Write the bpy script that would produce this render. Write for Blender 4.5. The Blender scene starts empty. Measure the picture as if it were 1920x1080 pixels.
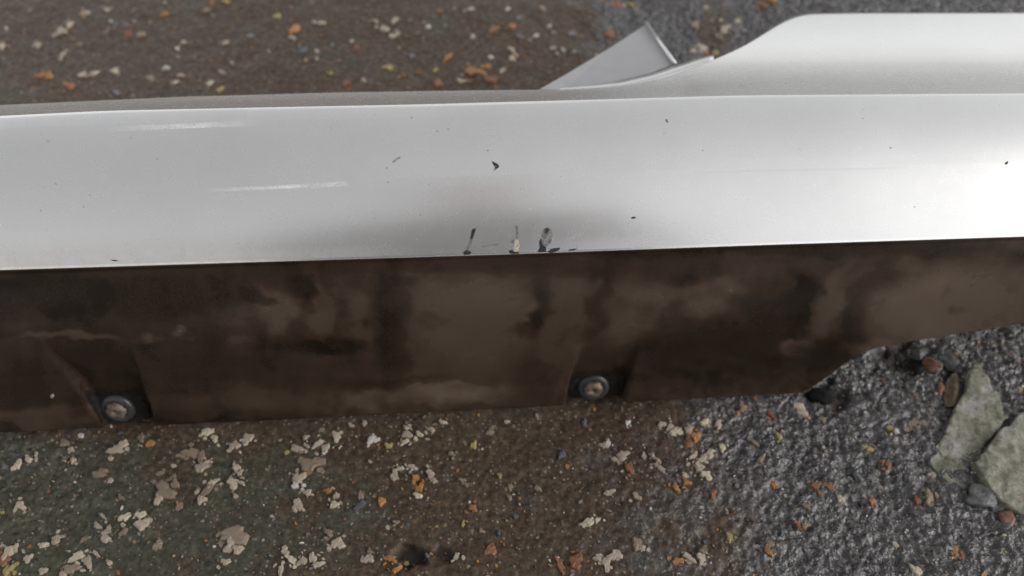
import bpy, bmesh, math, random
import numpy as np
from mathutils import Vector, Matrix
from mathutils.bvhtree import BVHTree

random.seed(7)
rng = np.random.default_rng(11)
S = bpy.context.scene
COL = S.collection
R = math.radians

# ------------------------------------------------------------------ camera, sky, sun, exposure
TILT = R(38.0)
CAM = np.array([0.0, 0.0, 0.50])
cd = bpy.data.cameras.new('camera')
cam = bpy.data.objects.new('camera', cd)
COL.objects.link(cam)
cam.location = CAM
cam.rotation_euler = (TILT, 0, 0)
cd.sensor_width = 36.0
cd.lens = 30.0
cd.clip_start = 0.005
cd.clip_end = 500
cd.dof.use_dof = True
cd.dof.focus_distance = 0.475
cd.dof.aperture_fstop = 5.0
S.camera = cam

SUN_EL, SUN_AZ = R(29), R(106)          # azimuth clockwise from +Y
w = bpy.data.worlds.new('World')
S.world = w
w.use_nodes = True
nt = w.node_tree
nt.nodes.clear()
wo = nt.nodes.new('ShaderNodeOutputWorld')
bg = nt.nodes.new('ShaderNodeBackground')
sky = nt.nodes.new('ShaderNodeTexSky')
sky.sky_type = 'NISHITA'
sky.sun_disc = False
sky.sun_elevation = SUN_EL
sky.sun_rotation = SUN_AZ
sky.dust_density = 1.0
hs = nt.nodes.new('ShaderNodeHueSaturation')
hs.inputs['Saturation'].default_value = 0.09
nt.links.new(sky.outputs[0], hs.inputs['Color'])
nt.links.new(hs.outputs[0], bg.inputs[0])
bg.inputs[1].default_value = 0.135
nt.links.new(bg.outputs[0], wo.inputs[0])

sd = bpy.data.lights.new('sun', 'SUN')
sd.energy = 0.7
sd.angle = R(20)
sd.color = (1.0, 0.97, 0.93)
sun = bpy.data.objects.new('sun', sd)
COL.objects.link(sun)
dirv = Vector((math.sin(SUN_AZ) * math.cos(SUN_EL), math.cos(SUN_AZ) * math.cos(SUN_EL), math.sin(SUN_EL)))
sun.rotation_euler = dirv.to_track_quat('Z', 'Y').to_euler()

vs = S.view_settings
vs.view_transform = 'Standard'
vs.look = 'None'
vs.gamma = 1
vs.use_curve_mapping = False
vs.exposure = 0.74

# ------------------------------------------------------------------ helpers
ct, st = math.cos(TILT), math.sin(TILT)
CR = np.array([1.0, 0, 0]); CU = np.array([0, ct, st]); CF = np.array([0, st, -ct])


def ray(px, py):
    d = CR * ((px - 960) / 960 * 0.6) + CU * ((540 - py) / 960 * 0.6) + CF
    return d


def at(px, py, z=0.0):
    d = ray(px, py)
    t = (z - CAM[2]) / d[2]
    return CAM + d * t


def proj(x, y, z):
    dx, dy, dz = x - CAM[0], y - CAM[1], z - CAM[2]
    dep = dy * st - dz * ct
    u = dx / dep
    v = (dy * ct + dz * st) / dep
    return 960 + u / 0.6 * 960, 540 - v / 0.6 * 960


def depth(p):
    return (p[1] - CAM[1]) * st - (p[2] - CAM[2]) * ct


def pxm(p):
    return depth(p) * 1.2 / 1920     # metres per source pixel at a point


def hash2(ix, iy, seed):
    h = (ix.astype(np.int64) * 374761393 + iy.astype(np.int64) * 668265263 + seed * 1442695041) & 0x7fffffff
    h = ((h ^ (h >> 13)) * 1274126177) & 0x7fffffff
    h = (h ^ (h >> 16)) & 0xffffff
    return h / float(0xffffff)


def vnoise(x, y, seed=0):
    x = np.asarray(x, float); y = np.asarray(y, float)
    ix = np.floor(x); iy = np.floor(y)
    fx = x - ix; fy = y - iy
    fx = fx * fx * (3 - 2 * fx); fy = fy * fy * (3 - 2 * fy)
    a = hash2(ix, iy, seed); b = hash2(ix + 1, iy, seed)
    c = hash2(ix, iy + 1, seed); d = hash2(ix + 1, iy + 1, seed)
    return (a + (b - a) * fx) * (1 - fy) + (c + (d - c) * fx) * fy


def fbm(x, y, seed=0, octv=4):
    s = 0; a = 0.5; n = 0
    for k in range(octv):
        s = s + a * vnoise(x, y, seed + k * 17); n += a
        x = x * 2.03 + 3.1; y = y * 2.03 + 1.7; a *= 0.55
    return s / n


def sstep(a, b, x):
    t = np.clip((x - a) / (b - a), 0, 1)
    return t * t * (3 - 2 * t)


def tag(o, label=None, cat=None, group=None, kind=None):
    if label: o['label'] = label
    if cat: o['category'] = cat
    if group: o['group'] = group
    if kind: o['kind'] = kind
    return o


def link(name, me, mat=None, parent=None):
    if mat is not None and not me.materials:
        me.materials.append(mat)
    o = bpy.data.objects.new(name, me)
    COL.objects.link(o)
    if parent is not None:
        o.parent = parent
        if parent.type == 'EMPTY' or parent.location.length > 0:
            o.matrix_parent_inverse = Matrix.Translation(-parent.location)
    return o


def mesh_from(name, V, F, smooth=True):
    me = bpy.data.meshes.new(name)
    me.from_pydata([tuple(map(float, v)) for v in V], [], [tuple(map(int, f)) for f in F])
    me.update()
    if smooth:
        me.polygons.foreach_set('use_smooth', np.ones(len(me.polygons), bool))
    return me


def grid_mesh(name, P, smooth=True):
    """P: (rows, cols, 3)"""
    r, c, _ = P.shape
    me = bpy.data.meshes.new(name)
    me.vertices.add(r * c)
    me.vertices.foreach_set('co', P.reshape(-1).astype(np.float32))
    i = np.arange(r * c).reshape(r, c)
    q = np.stack([i[:-1, :-1], i[:-1, 1:], i[1:, 1:], i[1:, :-1]], -1).reshape(-1, 4)
    n = len(q)
    me.loops.add(n * 4)
    me.loops.foreach_set('vertex_index', q.reshape(-1).astype(np.int32))
    me.polygons.add(n)
    me.polygons.foreach_set('loop_start', (np.arange(n) * 4).astype(np.int32))
    me.polygons.foreach_set('loop_total', np.full(n, 4, np.int32))
    if smooth:
        me.polygons.foreach_set('use_smooth', np.ones(n, bool))
    me.update()
    me.validate()
    return me


def attr(me, name, data):
    a = me.attributes.new(name, 'FLOAT', 'POINT')
    a.data.foreach_set('value', np.asarray(data, np.float32).reshape(-1))


class Mat:
    def __init__(self, name):
        self.m = bpy.data.materials.new(name)
        self.m.use_nodes = True
        self.t = self.m.node_tree
        self.b = self.t.nodes['Principled BSDF']

    def n(self, typ, **kw):
        nd = self.t.nodes.new(typ)
        for k, v in kw.items():
            if k in nd.inputs.keys():
                nd.inputs[k].default_value = v
            else:
                setattr(nd, k, v)
        return nd

    def l(self, a, b):
        self.t.links.new(a, b)

    def obj(self):
        return self.n('ShaderNodeTexCoord').outputs['Object']

    def noise(self, scale, detail=4, rough=0.6, vec=None):
        nd = self.n('ShaderNodeTexNoise', Scale=scale, Detail=detail, Roughness=rough)
        self.l(vec if vec is not None else self.obj(), nd.inputs['Vector'])
        return nd.outputs['Fac']

    def ramp(self, fac, stops, interp='LINEAR'):
        r = self.n('ShaderNodeValToRGB')
        r.color_ramp.interpolation = interp
        e = r.color_ramp.elements
        while len(e) < len(stops): e.new(0.5)
        for k, (p, c) in enumerate(stops):
            e[k].position = p
            e[k].color = (c, c, c, 1) if isinstance(c, (int, float)) else (*c, 1)
        self.l(fac, r.inputs[0])
        return r.outputs[0]

    def mix(self, fac, a, b, mode='MIX'):
        m = self.n('ShaderNodeMix', data_type='RGBA', blend_type=mode)
        for v, i in ((fac, 0), (a, 6), (b, 7)):
            if isinstance(v, (int, float)): m.inputs[i].default_value = v
            elif isinstance(v, tuple): m.inputs[i].default_value = (*v, 1)
            else: self.l(v, m.inputs[i])
        return m.outputs[2]

    def math(self, op, a, b=0.5, c=0.0):
        m = self.n('ShaderNodeMath', operation=op)
        for v, i in ((a, 0), (b, 1), (c, 2)):
            if isinstance(v, (int, float)): m.inputs[i].default_value = v
            else: self.l(v, m.inputs[i])
        return m.outputs[0]

    def bump(self, h, strength=0.3, dist=0.001, prev=None):
        b = self.n('ShaderNodeBump', Strength=strength, Distance=dist)
        self.l(h, b.inputs['Height'])
        if prev is not None: self.l(prev, b.inputs['Normal'])
        return b.outputs['Normal']

    def attr(self, name):
        return self.n('ShaderNodeAttribute', attribute_name=name).outputs['Fac']

    def set(self, **kw):
        for k, v in kw.items():
            k = k.replace('_', ' ')
            i = self.b.inputs[k]
            if isinstance(v, (int, float)): i.default_value = v
            elif isinstance(v, tuple): i.default_value = (*v, 1)
            else: self.l(v, i)
        return self


def simple(name, col, rough=0.6, var=0.25, scale=300, bump=0.2, metallic=0.0, dist=0.0005):
    M = Mat(name)
    f = M.noise(scale)
    lo = tuple(c * (1 - var) for c in col); hi = tuple(min(1, c * (1 + var)) for c in col)
    c = M.ramp(f, [(0.3, lo), (0.7, hi)])
    if name.startswith('chip'):
        r_ = M.n('ShaderNodeObjectInfo').outputs['Random']
        c = M.mix(M.math('MULTIPLY', r_, 0.55), c, tuple(k * 0.45 for k in col))
    M.set(Base_Color=c, Roughness=rough, Metallic=metallic)
    if bump:
        M.set(Normal=M.bump(M.noise(scale * 2.5), bump, dist))
    return M.m


# ------------------------------------------------------------------ materials
def ragged(name, col, rough, var, scale, bump):
    """scuffed film that is broken up at its edges and rubbed thin inside"""
    M = Mat(name)
    a = M.noise(1100, 5, 0.75); b = M.noise(420, 3, 0.6)
    lo, hi = {'scuff_dark': (0.36, 0.50), 'scuff_grey': (0.42, 0.62), 'bare_primer': (0.38, 0.5)}[name]
    al = M.ramp(M.math('ADD', M.math('MULTIPLY', a, 0.6), M.math('MULTIPLY', b, 0.4)), [(lo, 0.0), (hi, 1.0)])
    M.set(Base_Color=M.ramp(a, [(0.3, tuple(c * (1 - var) for c in col)), (0.7, tuple(c * (1 + var) for c in col))]), Roughness=rough, Alpha=al)
    return M.m


def mat_ground():
    M = Mat('wet_concrete')
    wet = M.attr('wet'); zone = M.attr('zone'); pit = M.attr('pit')
    n1 = M.noise(35, 6, 0.65); n2 = M.noise(260, 5, 0.7); n3 = M.noise(900, 3, 0.7)
    brown = M.ramp(n2, [(0.28, (0.024, 0.015, 0.009)), (0.52, (0.069, 0.047, 0.030)), (0.75, (0.155, 0.111, 0.074))])
    green = M.ramp(n2, [(0.28, (0.026, 0.027, 0.016)), (0.52, (0.067, 0.067, 0.045)), (0.75, (0.13, 0.124, 0.086))])
    grey = M.ramp(n2, [(0.3, (0.024, 0.024, 0.025)), (0.52, (0.072, 0.066, 0.065)), (0.72, (0.19, 0.182, 0.180))])
    n0 = M.noise(17, 5, 0.6)
    z = M.ramp(M.math('ADD', zone, M.math('MULTIPLY', M.math('SUBTRACT', n0, 0.5), 2.4)), [(0.30, 0.0), (0.70, 1.0)])
    c = M.mix(z, brown, green)
    wr = M.ramp(M.math('ADD', M.math('ADD', wet, M.math('MULTIPLY', M.math('SUBTRACT', n0, 0.5), 1.3)), M.math('MULTIPLY', M.math('SUBTRACT', n1, 0.5), 1.5)), [(0.25, 0.0), (0.75, 1.0)])
    c = M.mix(wr, c, grey)
    # tiny pale and dark grains of the aggregate
    v = M.n('ShaderNodeTexVoronoi', Scale=420.0)
    M.l(M.obj(), v.inputs['Vector'])
    sp = M.n('ShaderNodeSeparateColor'); M.l(v.outputs['Color'], sp.inputs[0])
    near = M.ramp(v.outputs['Distance'], [(0.22, 1.0), (0.42, 0.0)])
    pale = M.math('MULTIPLY', near, M.ramp(sp.outputs[0], [(0.80, 0.0), (0.86, 1.0)]))
    c = M.mix(M.math('MULTIPLY', pale, 0.75), c, (0.26, 0.22, 0.18))
    dark = M.math('MULTIPLY', near, M.ramp(sp.outputs[1], [(0.84, 0.0), (0.9, 1.0)]))
    c = M.mix(M.math('MULTIPLY', dark, 0.7), c, (0.03, 0.028, 0.027))
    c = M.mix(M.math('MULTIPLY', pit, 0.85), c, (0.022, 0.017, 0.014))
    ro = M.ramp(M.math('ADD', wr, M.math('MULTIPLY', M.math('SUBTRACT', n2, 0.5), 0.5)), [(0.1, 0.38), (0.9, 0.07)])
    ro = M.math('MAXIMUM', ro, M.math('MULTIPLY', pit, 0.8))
    n4 = M.noise(300, 1.2, 0.5)
    nb = M.bump(n4, 1.0, 0.0028)
    M.l(M.math('MULTIPLY_ADD', M.math('MULTIPLY', wr, M.ramp(n0, [(0.3, 0.45), (0.6, 1.0)])), 0.8, 0.2), nb.node.inputs['Strength'])
    nb = M.bump(n2, 0.45, 0.0015, nb)
    nb = M.bump(n3, 0.45, 0.0007, nb)
    M.set(Base_Color=c, Roughness=ro, Normal=nb, Specular_IOR_Level=M.math('MULTIPLY_ADD', wr, 0.35, 0.28))
    return M.m


def mat_paint():
    M = Mat('silver_paint')
    n1 = M.noise(14, 5, 0.6); n2 = M.noise(2500, 2, 0.5); n3 = M.noise(160, 5, 0.7)
    film = M.attr('film')
    c = M.ramp(n1, [(0.3, (0.775, 0.765, 0.75)), (0.7, (0.825, 0.815, 0.80))])
    c = M.mix(M.math('MULTIPLY', film, M.ramp(n3, [(0.3, 0.35), (0.7, 1.0)])), c, (0.55, 0.49, 0.42))
    M.set(Base_Color=c, Metallic=0.82, Roughness=M.ramp(n3, [(0.3, 0.25), (0.7, 0.28)]),
          Coat_Weight=0.25, Coat_Roughness=0.06)
    return M.m


def mat_lower():
    M = Mat('grimy_shaded_lower_paint')
    g = M.attr('grime_shade')
    n1 = M.noise(90, 6, 0.7); n2 = M.noise(700, 4, 0.7)
    gg = M.math('ADD', g, M.math('MULTIPLY', M.math('SUBTRACT', n1, 0.5), 0.13))
    c = M.ramp(gg, [(0.05, (0.016, 0.010, 0.006)), (0.45, (0.064, 0.040, 0.026)), (0.8, (0.145, 0.104, 0.076)), (1.0, (0.22, 0.17, 0.132))])  # dark end paints the reflected ground along with the dirt
    c = M.mix(M.math('MULTIPLY', M.ramp(n2, [(0.45, 0.0), (0.8, 1.0)]), 0.10), c, (0.19, 0.165, 0.14))
    M.set(Base_Color=c, Metallic=0.45, Roughness=M.ramp(gg, [(0.1, 0.12), (0.8, 0.32)]), Normal=M.bump(n2, 0.08, 0.0005))
    return M.m


GROUND_M = mat_ground()
PAINT_M = mat_paint()
LOWER_M = mat_lower()
BLACK_M = simple('black_rubber', (0.009, 0.009, 0.009), 0.85, 0.3, 400, 0.2)
BLACK_M.node_tree.nodes['Principled BSDF'].inputs['Specular IOR Level'].default_value = 0.15
PM_ = Mat('pocket_shade_tone')
PM_.set(Base_Color=PM_.ramp(PM_.noise(220, 5, 0.7), [(0.4, (0.008, 0.008, 0.008)), (0.75, (0.030, 0.024, 0.019))]), Roughness=0.85, Specular_IOR_Level=0.15,
        Alpha=PM_.ramp(PM_.math('ADD', PM_.attr('edge'), PM_.math('MULTIPLY', PM_.math('SUBTRACT', PM_.noise(260, 4, 0.7), 0.5), 0.9)), [(0.1, 0.0), (0.6, 1.0)]))
POCKET_SHADE_M = PM_.m  # near-black colour stands in for the shade deep in the pockets
WASH_M = simple('dark_plastic', (0.035, 0.034, 0.035), 0.35, 0.3, 500, 0.1)
SCREW_M = simple('dull_screw', (0.15, 0.115, 0.085), 0.5, 0.6, 260, 0.6, 0.3)
MARK_M = ragged('scuff_dark', (0.018, 0.017, 0.016), 0.8, 0.4, 900, 0.3)
MARKG_M = ragged('scuff_grey', (0.13, 0.13, 0.128), 0.6, 0.3, 900, 0.3)
MARKW_M = ragged('bare_primer', (0.46, 0.40, 0.34), 0.6, 0.15, 900, 0.3)
SPECK_M = simple('specks', (0.16, 0.15, 0.14), 0.7, 0.4, 900, 0.0)

CHIP = {
    'beige': simple('chip_beige', (0.42, 0.35, 0.27), 0.55, 0.3, 500, 0.5),
    'cream': simple('chip_cream', (0.50, 0.44, 0.33), 0.5, 0.25, 500, 0.5),
    'white': simple('chip_white', (0.60, 0.55, 0.50), 0.4, 0.2, 500, 0.4),
    'tan': simple('chip_tan', (0.24, 0.185, 0.13), 0.55, 0.3, 500, 0.5),
    'orange': simple('chip_orange', (0.38, 0.18, 0.06), 0.4, 0.3, 400, 0.4),
    'brick': simple('chip_brick', (0.25, 0.11, 0.055), 0.55, 0.3, 400, 0.4),
    'yellow': simple('chip_yellow', (0.36, 0.29, 0.12), 0.5, 0.3, 400, 0.4),
    'grey': simple('chip_grey', (0.20, 0.19, 0.19), 0.35, 0.3, 400, 0.4),
    'slate': simple('chip_slate', (0.095, 0.10, 0.11), 0.3, 0.3, 400, 0.4),
    'dark': simple('chip_dark', (0.03, 0.026, 0.024), 0.35, 0.3, 400, 0.4),
}


def mat_slab():
    M = Mat('lichened_stone')
    n1 = M.noise(60, 5, 0.7); n2 = M.noise(420, 5, 0.75); n3 = M.noise(1200, 3, 0.7)
    c = M.ramp(n1, [(0.38, (0.12, 0.122, 0.075)), (0.5, (0.25, 0.24, 0.18)), (0.62, (0.33, 0.322, 0.295))])
    c = M.mix(M.ramp(n2, [(0.52, 0.0), (0.64, 0.9)]), c, (0.09, 0.09, 0.068))
    c = M.mix(M.ramp(n2, [(0.28, 0.6), (0.40, 0.0)]), c, (0.40, 0.39, 0.35))
    M.set(Base_Color=c, Roughness=0.3, Normal=M.bump(n3, 0.5, 0.0008, M.bump(n2, 0.6, 0.0015)))
    return M.m


SLAB_M = mat_slab()
WETSTONE_M = simple('wet_grey_stone', (0.10, 0.10, 0.10), 0.2, 0.45, 260, 0.6, dist=0.0012)
MOSS_M = simple('mossy_brown_stone', (0.10, 0.075, 0.045), 0.4, 0.5, 200, 0.5)


# ------------------------------------------------------------------ ground
def wetness(x, y):
    px, py = proj(x, y, 0 * x)
    m = sstep(1180, 1480, px - 0.15 * (py - 800)) * sstep(300, 700, py)
    m2 = sstep(1080, 1250, px + 0.4 * (200 - py)) * sstep(420, 300, py) * 0.95
    m3 = sstep(1400, 1330, px) * sstep(1290, 1330, px) * sstep(300, 200, py)
    m = np.maximum(m, m2) - 0.7 * m3
    m = m + 0.35 * sstep(250, 60, np.hypot(px - 40, py - 850)) + 0.25 * sstep(300, 50, np.hypot(px - 1180, py - 960))
    return np.clip(m, 0, 1)


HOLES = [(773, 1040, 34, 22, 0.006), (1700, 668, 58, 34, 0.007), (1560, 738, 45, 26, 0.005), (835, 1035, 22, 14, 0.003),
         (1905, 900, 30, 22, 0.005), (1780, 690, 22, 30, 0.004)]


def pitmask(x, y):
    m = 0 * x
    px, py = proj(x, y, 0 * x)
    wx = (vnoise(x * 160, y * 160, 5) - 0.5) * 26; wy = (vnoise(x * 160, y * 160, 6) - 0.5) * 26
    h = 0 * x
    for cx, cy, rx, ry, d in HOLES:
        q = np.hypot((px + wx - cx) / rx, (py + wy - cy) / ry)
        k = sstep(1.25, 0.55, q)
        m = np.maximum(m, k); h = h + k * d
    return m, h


def ground_h(x, y):
    x = np.asarray(x, float); y = np.asarray(y, float)
    wt = wetness(x, y)
    fade = sstep(2.5, 1.2, np.abs(x)) * sstep(3.0, 1.6, np.abs(y - 0.5))
    big = (fbm(x * 9, y * 9, 3, 3) - 0.5) * 0.006
    mid = (fbm(x * 80, y * 80, 21, 3) - 0.5) * (0.0018 + 0.0022 * wt)
    # sharper pebbly relief where the cement skin has worn away
    rid = (1 - np.abs(2 * fbm(x * 210 + 4, y * 190, 31, 2) - 1)) ** 2
    fine = (rid - 0.6) * (0.0006 + 0.0024 * wt)
    _, pit = pitmask(x, y)
    return (big + mid + fine - pit) * fade


def axis(lo, hi, step, far):
    a = list(np.arange(lo, hi + step / 2, step))
    s, p = step, hi
    while p < far:
        s *= 1.35; p += s; a.append(p)
    s, p = step, lo
    while p > -far:
        s *= 1.35; p -= s; a.insert(0, p)
    return np.array(a)


gx = axis(-0.60, 0.60, 0.0015, 150)
gy = axis(0.14, 0.88, 0.0015, 150)
GX, GY = np.meshgrid(gx, gy)
GZ = ground_h(GX, GY)
gm = grid_mesh('ground', np.stack([GX, GY, GZ], -1))
near = (np.abs(GX) < 3) & (GY > -0.02) & (GY < 3)
attr(gm, 'wet', np.where(near, wetness(GX, np.maximum(GY, 0.02)), 0.3))
ppx, ppy = proj(GX, np.maximum(GY, 0.05), 0 * GX)
zone = np.where(near, 0.15 + 0.55 * sstep(780, 860, ppy) * sstep(800, 350, ppx) + 0.2 * sstep(200, 0, ppx), 0.3)
zone = zone + 0.3 * (fbm(GX * 14, GY * 14, 77, 3) - 0.5)
attr(gm, 'zone', zone)
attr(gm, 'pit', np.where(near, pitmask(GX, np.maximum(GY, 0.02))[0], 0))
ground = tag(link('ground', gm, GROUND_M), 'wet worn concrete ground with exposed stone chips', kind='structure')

# ------------------------------------------------------------------ the sill panel
def curve(pts):
    xs = np.array([p[0] for p in pts], float); ys = np.array([p[1] for p in pts], float)
    s0 = (ys[1] - ys[0]) / (xs[1] - xs[0]); s1 = (ys[-1] - ys[-2]) / (xs[-1] - xs[-2])

    def f(px):
        v = np.interp(px, xs, ys)
        v = np.where(px < xs[0], ys[0] + (px - xs[0]) * s0, v)
        return np.where(px > xs[-1], ys[-1] + (px - xs[-1]) * s1, v)
    return f


def smooth_curve(pts, n=3):
    f = curve(pts)
    g = np.arange(-900, 2900, 4.0)
    v = f(g)
    k = np.exp(-0.5 * (np.arange(-12, 13) / 5.0) ** 2); k /= k.sum()
    for _ in range(n):
        vp = np.concatenate([v[0] + (v[1] - v[0]) * np.arange(-12, 0), v, v[-1] + (v[-1] - v[-2]) * np.arange(1, 13)])
        v = np.convolve(vp, k, 'valid')
    return lambda px: np.interp(px, g, v)


KA = smooth_curve([(0, 507), (480, 492), (960, 477), (1400, 461), (1920, 444)])
KD = smooth_curve([(0, 820), (480, 797), (960, 773), (1480, 746), (1920, 722)])
KC = smooth_curve([(1380, 900), (1480, 757), (1500, 738), (1540, 716), (1570, 692), (1600, 667), (1640, 652), (1700, 641), (1920, 606), (2300, 560)], 1)
KB = smooth_curve([(0, 222), (200, 212), (480, 206), (800, 200), (1100, 192), (1400, 184), (1920, 180)])
K0 = smooth_curve([(-200, 207), (0, 197), (150, 190), (350, 181), (640, 173), (900, 169), (1060, 168), (1150, 164), (1230, 151), (1290, 131), (1340, 111),
                   (1400, 84), (1440, 58), (1475, 36), (1505, 26), (1600, 24.5), (1920, 24)], 1)

X = np.arange(-0.52, 0.5201, 0.0016)
NC = len(X)


def solve_y(K, z):
    lo = np.full(NC, 0.05); hi = np.full(NC, 1.2)
    for _ in range(46):
        m = (lo + hi) / 2
        px, py = proj(X, m, z)
        below = py > K(px)          # still nearer than the wanted line
        lo = np.where(below, m, lo); hi = np.where(below, hi, m)
    return (lo + hi) / 2


ZA, ZD = 0.129, 0.004
yA = solve_y(KA, np.full(NC, ZA))
yD = solve_y(KD, np.full(NC, ZD))

# lower face, from the crease down to the lip
T = np.linspace(0, 1, 420)
dy, dz = yD - yA, ZD - ZA
ln = np.hypot(dy, dz)
ny, nz = dz / ln, -dy / ln           # outward (towards the viewer / up)
nyo, nzo = np.where(ny < 0, ny, -ny), np.where(ny < 0, nz, -nz)
offs = 0.0045 * np.sin(np.pi * T) - 0.0014 * sstep(0.0, 0.025, T) * (1 - sstep(0.06, 0.40, T)) + 0.0008 * sstep(0.78, 0.86, T)
offs = offs - 0.0065 * sstep(0.955, 1.0, T)
PY = yA[None] + dy[None] * T[:, None] + offs[:, None] * nyo[None]
PZ = ZA + dz * T[:, None] + offs[:, None] * nzo[None]
px_, py_ = proj(np.broadcast_to(X, PY.shape), PY, PZ)
NR = 140
LY = np.zeros((NR, NC)); LZ = np.zeros((NR, NC)); TT = np.zeros((NR, NC))
for j in range(NC):
    lim = KC(px_[:, j]) if px_[0, j] > 1350 else np.full(len(T), 9e9)
    bad = np.nonzero(py_[:, j] > lim)[0]
    te = 1.0 if len(bad) == 0 else T[max(bad[0], 2)]
    tt = np.linspace(0, te, NR)
    TT[:, j] = tt
    LY[:, j] = np.interp(tt, T, PY[:, j]); LZ[:, j] = np.interp(tt, T, PZ[:, j])
LX = np.broadcast_to(X, LY.shape).copy()
lpx, lpy = proj(LX, LY, LZ)


def inside_quad(px, py, q, soft):
    """q: corners in order; signed soft inside mask"""
    m = np.ones_like(px)
    n = len(q)
    for k in range(n):
        (ax, ay), (bx, by) = q[k], q[(k + 1) % n]
        L = math.hypot(bx - ax, by - ay)
        d = ((bx - ax) * (py - ay) - (by - ay) * (px - ax)) / L
        so = soft if k else 34.0
        m = np.minimum(m, sstep(-so, so, d))
    return m


POCK = [[(88, 650), (240, 648), (290, 800), (196, 802)], [(1088, 648), (1196, 644), (1166, 757), (1060, 762)]]
dep = np.zeros_like(lpx)
for q in POCK:
    m = inside_quad(lpx, lpy, q, 3.5)
    t = (lpy - 650) / 100.0
    dep = np.maximum(dep, m * (0.0012 + 0.0075 * sstep(0.0, 0.9, t)))
LY = LY - dep * nyo[None]
LZ = LZ - dep * nzo[None]
# small waviness of a moulded panel
wv = (fbm(LX * 7, TT * 2.5, 91, 3) - 0.5) * 0.0016 * sstep(0, 0.12, TT) * (1 - sstep(0.9, 1, TT))
LY = LY + wv * nyo[None]; LZ = LZ + wv * nzo[None]

# smears of dust and wet patches, with shadow line and dark reflection painted in
G = 0.42 + 0.34 * (fbm(LX * 55 + TT * 2, TT * 3.2, 8, 4) - 0.5) + 0.10 * (fbm(LX * 10, TT * 22, 9, 4) - 0.5) - 0.14 * sstep(700, 200, lpx) + 0.16 * (fbm(LX * 160 + TT * 5, TT * 2.0, 18, 3) - 0.5)
wx = (fbm(lpx / 45, lpy / 38, 41, 4) - 0.5) * 70; wy = (fbm(lpx / 60, lpy / 40, 42, 4) - 0.5) * 44
sx, sy = lpx + wx, lpy + wy
BL = [  # cx, cy, rx, ry, shear (px per py), target, strength
    (190, 545, 260, 36, 0, 0.10, 0.9), (350, 575, 120, 22, -1.0, 0.12, 0.7), (60, 560, 120, 40, 0, 0.08, .7),
    (515, 580, 42, 52, 0.25, 0.72, 0.9), (430, 590, 40, 26, 0, 0.6, 0.7), (605, 590, 22, 56, 0.2, 0.66, .8), (665, 600, 30, 70, 0.2, 0.62, 0.8),
    (735, 600, 34, 105, 0.0, 0.10, 0.95), (610, 650, 78, 20, 0, 0.08, 0.9), (470, 555, 34, 14, 0, 0.08, .8), (570, 540, 18, 26, 0.3, 0.12, .8),
    (880, 600, 120, 120, 0, 0.70, 0.95), (840, 560, 90, 70, 0, 0.66, .6), (1015, 545, 22, 60, 0, 0.2, 0.9), (1000, 605, 24, 28, -0.4, 0.08, 0.95), (1060, 570, 40, 70, 0, 0.62, 0.8),
    (1130, 545, 18, 56, -0.35, 0.3, 0.9), (1200, 590, 62, 60, -0.3, 0.70, 0.9), (1320, 555, 70, 34, -0.5, 0.72, 0.8), (1040, 660, 40, 40, 0, 0.62, .7),
    (1360, 670, 200, 62, -0.25, 0.10, 0.95), (1505, 570, 34, 66, 0.1, 0.03, 0.95), (1450, 590, 60, 40, 0, 0.1, .8), (1270, 520, 30, 20, 0, 0.2, .7),
    (1555, 580, 26, 90, -0.3, 0.66, 0.8), (1500, 655, 34, 12, -0.8, 0.8, 0.9), (1600, 600, 34, 110, -0.75, 0.10, 0.95), (1570, 665, 70, 30, -0.5, 0.06, .8),
    (1770, 570, 150, 75, -0.2, 0.80, 0.95), (1900, 580, 120, 80, 0, 0.66, .8), (1640, 655, 60, 22, 0, 0.8, .8),
    (1500, 470, 420, 16, 0, 0.12, 0.8), (700, 500, 700, 18, 0, 0.30, .6),  # dark strips below the crease paint its shadow line
    (500, 752, 210, 22, 0, 0.62, 0.7), (850, 735, 85, 26, 0, 0.95, 0.95), (700, 745, 60, 24, 0, 0.8, .8), (940, 735, 60, 24, 0, .6, .6),
    (700, 714, 220, 9, 0, 0.25, 0.4), (140, 632, 110, 7, 0, 0.72, 0.8), (280, 626, 16, 9, 0, 0.75, .8), (340, 620, 16, 9, 0, 0.75, .8), (450, 640, 30, 8, 0, .65, .7),
    (60, 785, 130, 18, 0, 0.66, 0.8), (1340, 725, 200, 20, 0, 0.3, .8), (550, 790, 380, 6, 0, 0.05, .8), (330, 690, 240, 34, 0, 0.24, .7)]
for cx, cy, rx, ry, sh, val, s in BL:
    ky = cy
    q = np.hypot((sx - cx - sh * (sy - cy)) / rx, (sy - cy) / ry)
    k = sstep(1.4, 0.5, q) * s * 0.9
    G = G * (1 - k) + val * k
G = G - 0.25 * (np.clip(fbm(LX * 60, TT * 9, 12, 4), 0.55, 0.8) - 0.55) * 4 * 0.6

sill = bpy.data.objects.new('side_skirt', None)
COL.objects.link(sill)
sill.location = (0, float(yD[NC // 2]), 0)
tag(sill, 'silver painted car side skirt with grimy lower face, dark reflection painted in, lying on the wet concrete', 'car part')

Pl = np.stack([LX, LY, LZ], -1)
lm = grid_mesh('lower_face', Pl)
attr(lm, 'grime_shade', np.clip(G, 0, 1))
lower = link('lower_face', lm, LOWER_M, sill)
lower['label'] = 'grimy lower face with brown smears, dark reflection painted in'

# upper face (crease to rolled top edge)
NW = 130
s = np.linspace(0, 1, 600)


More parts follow.
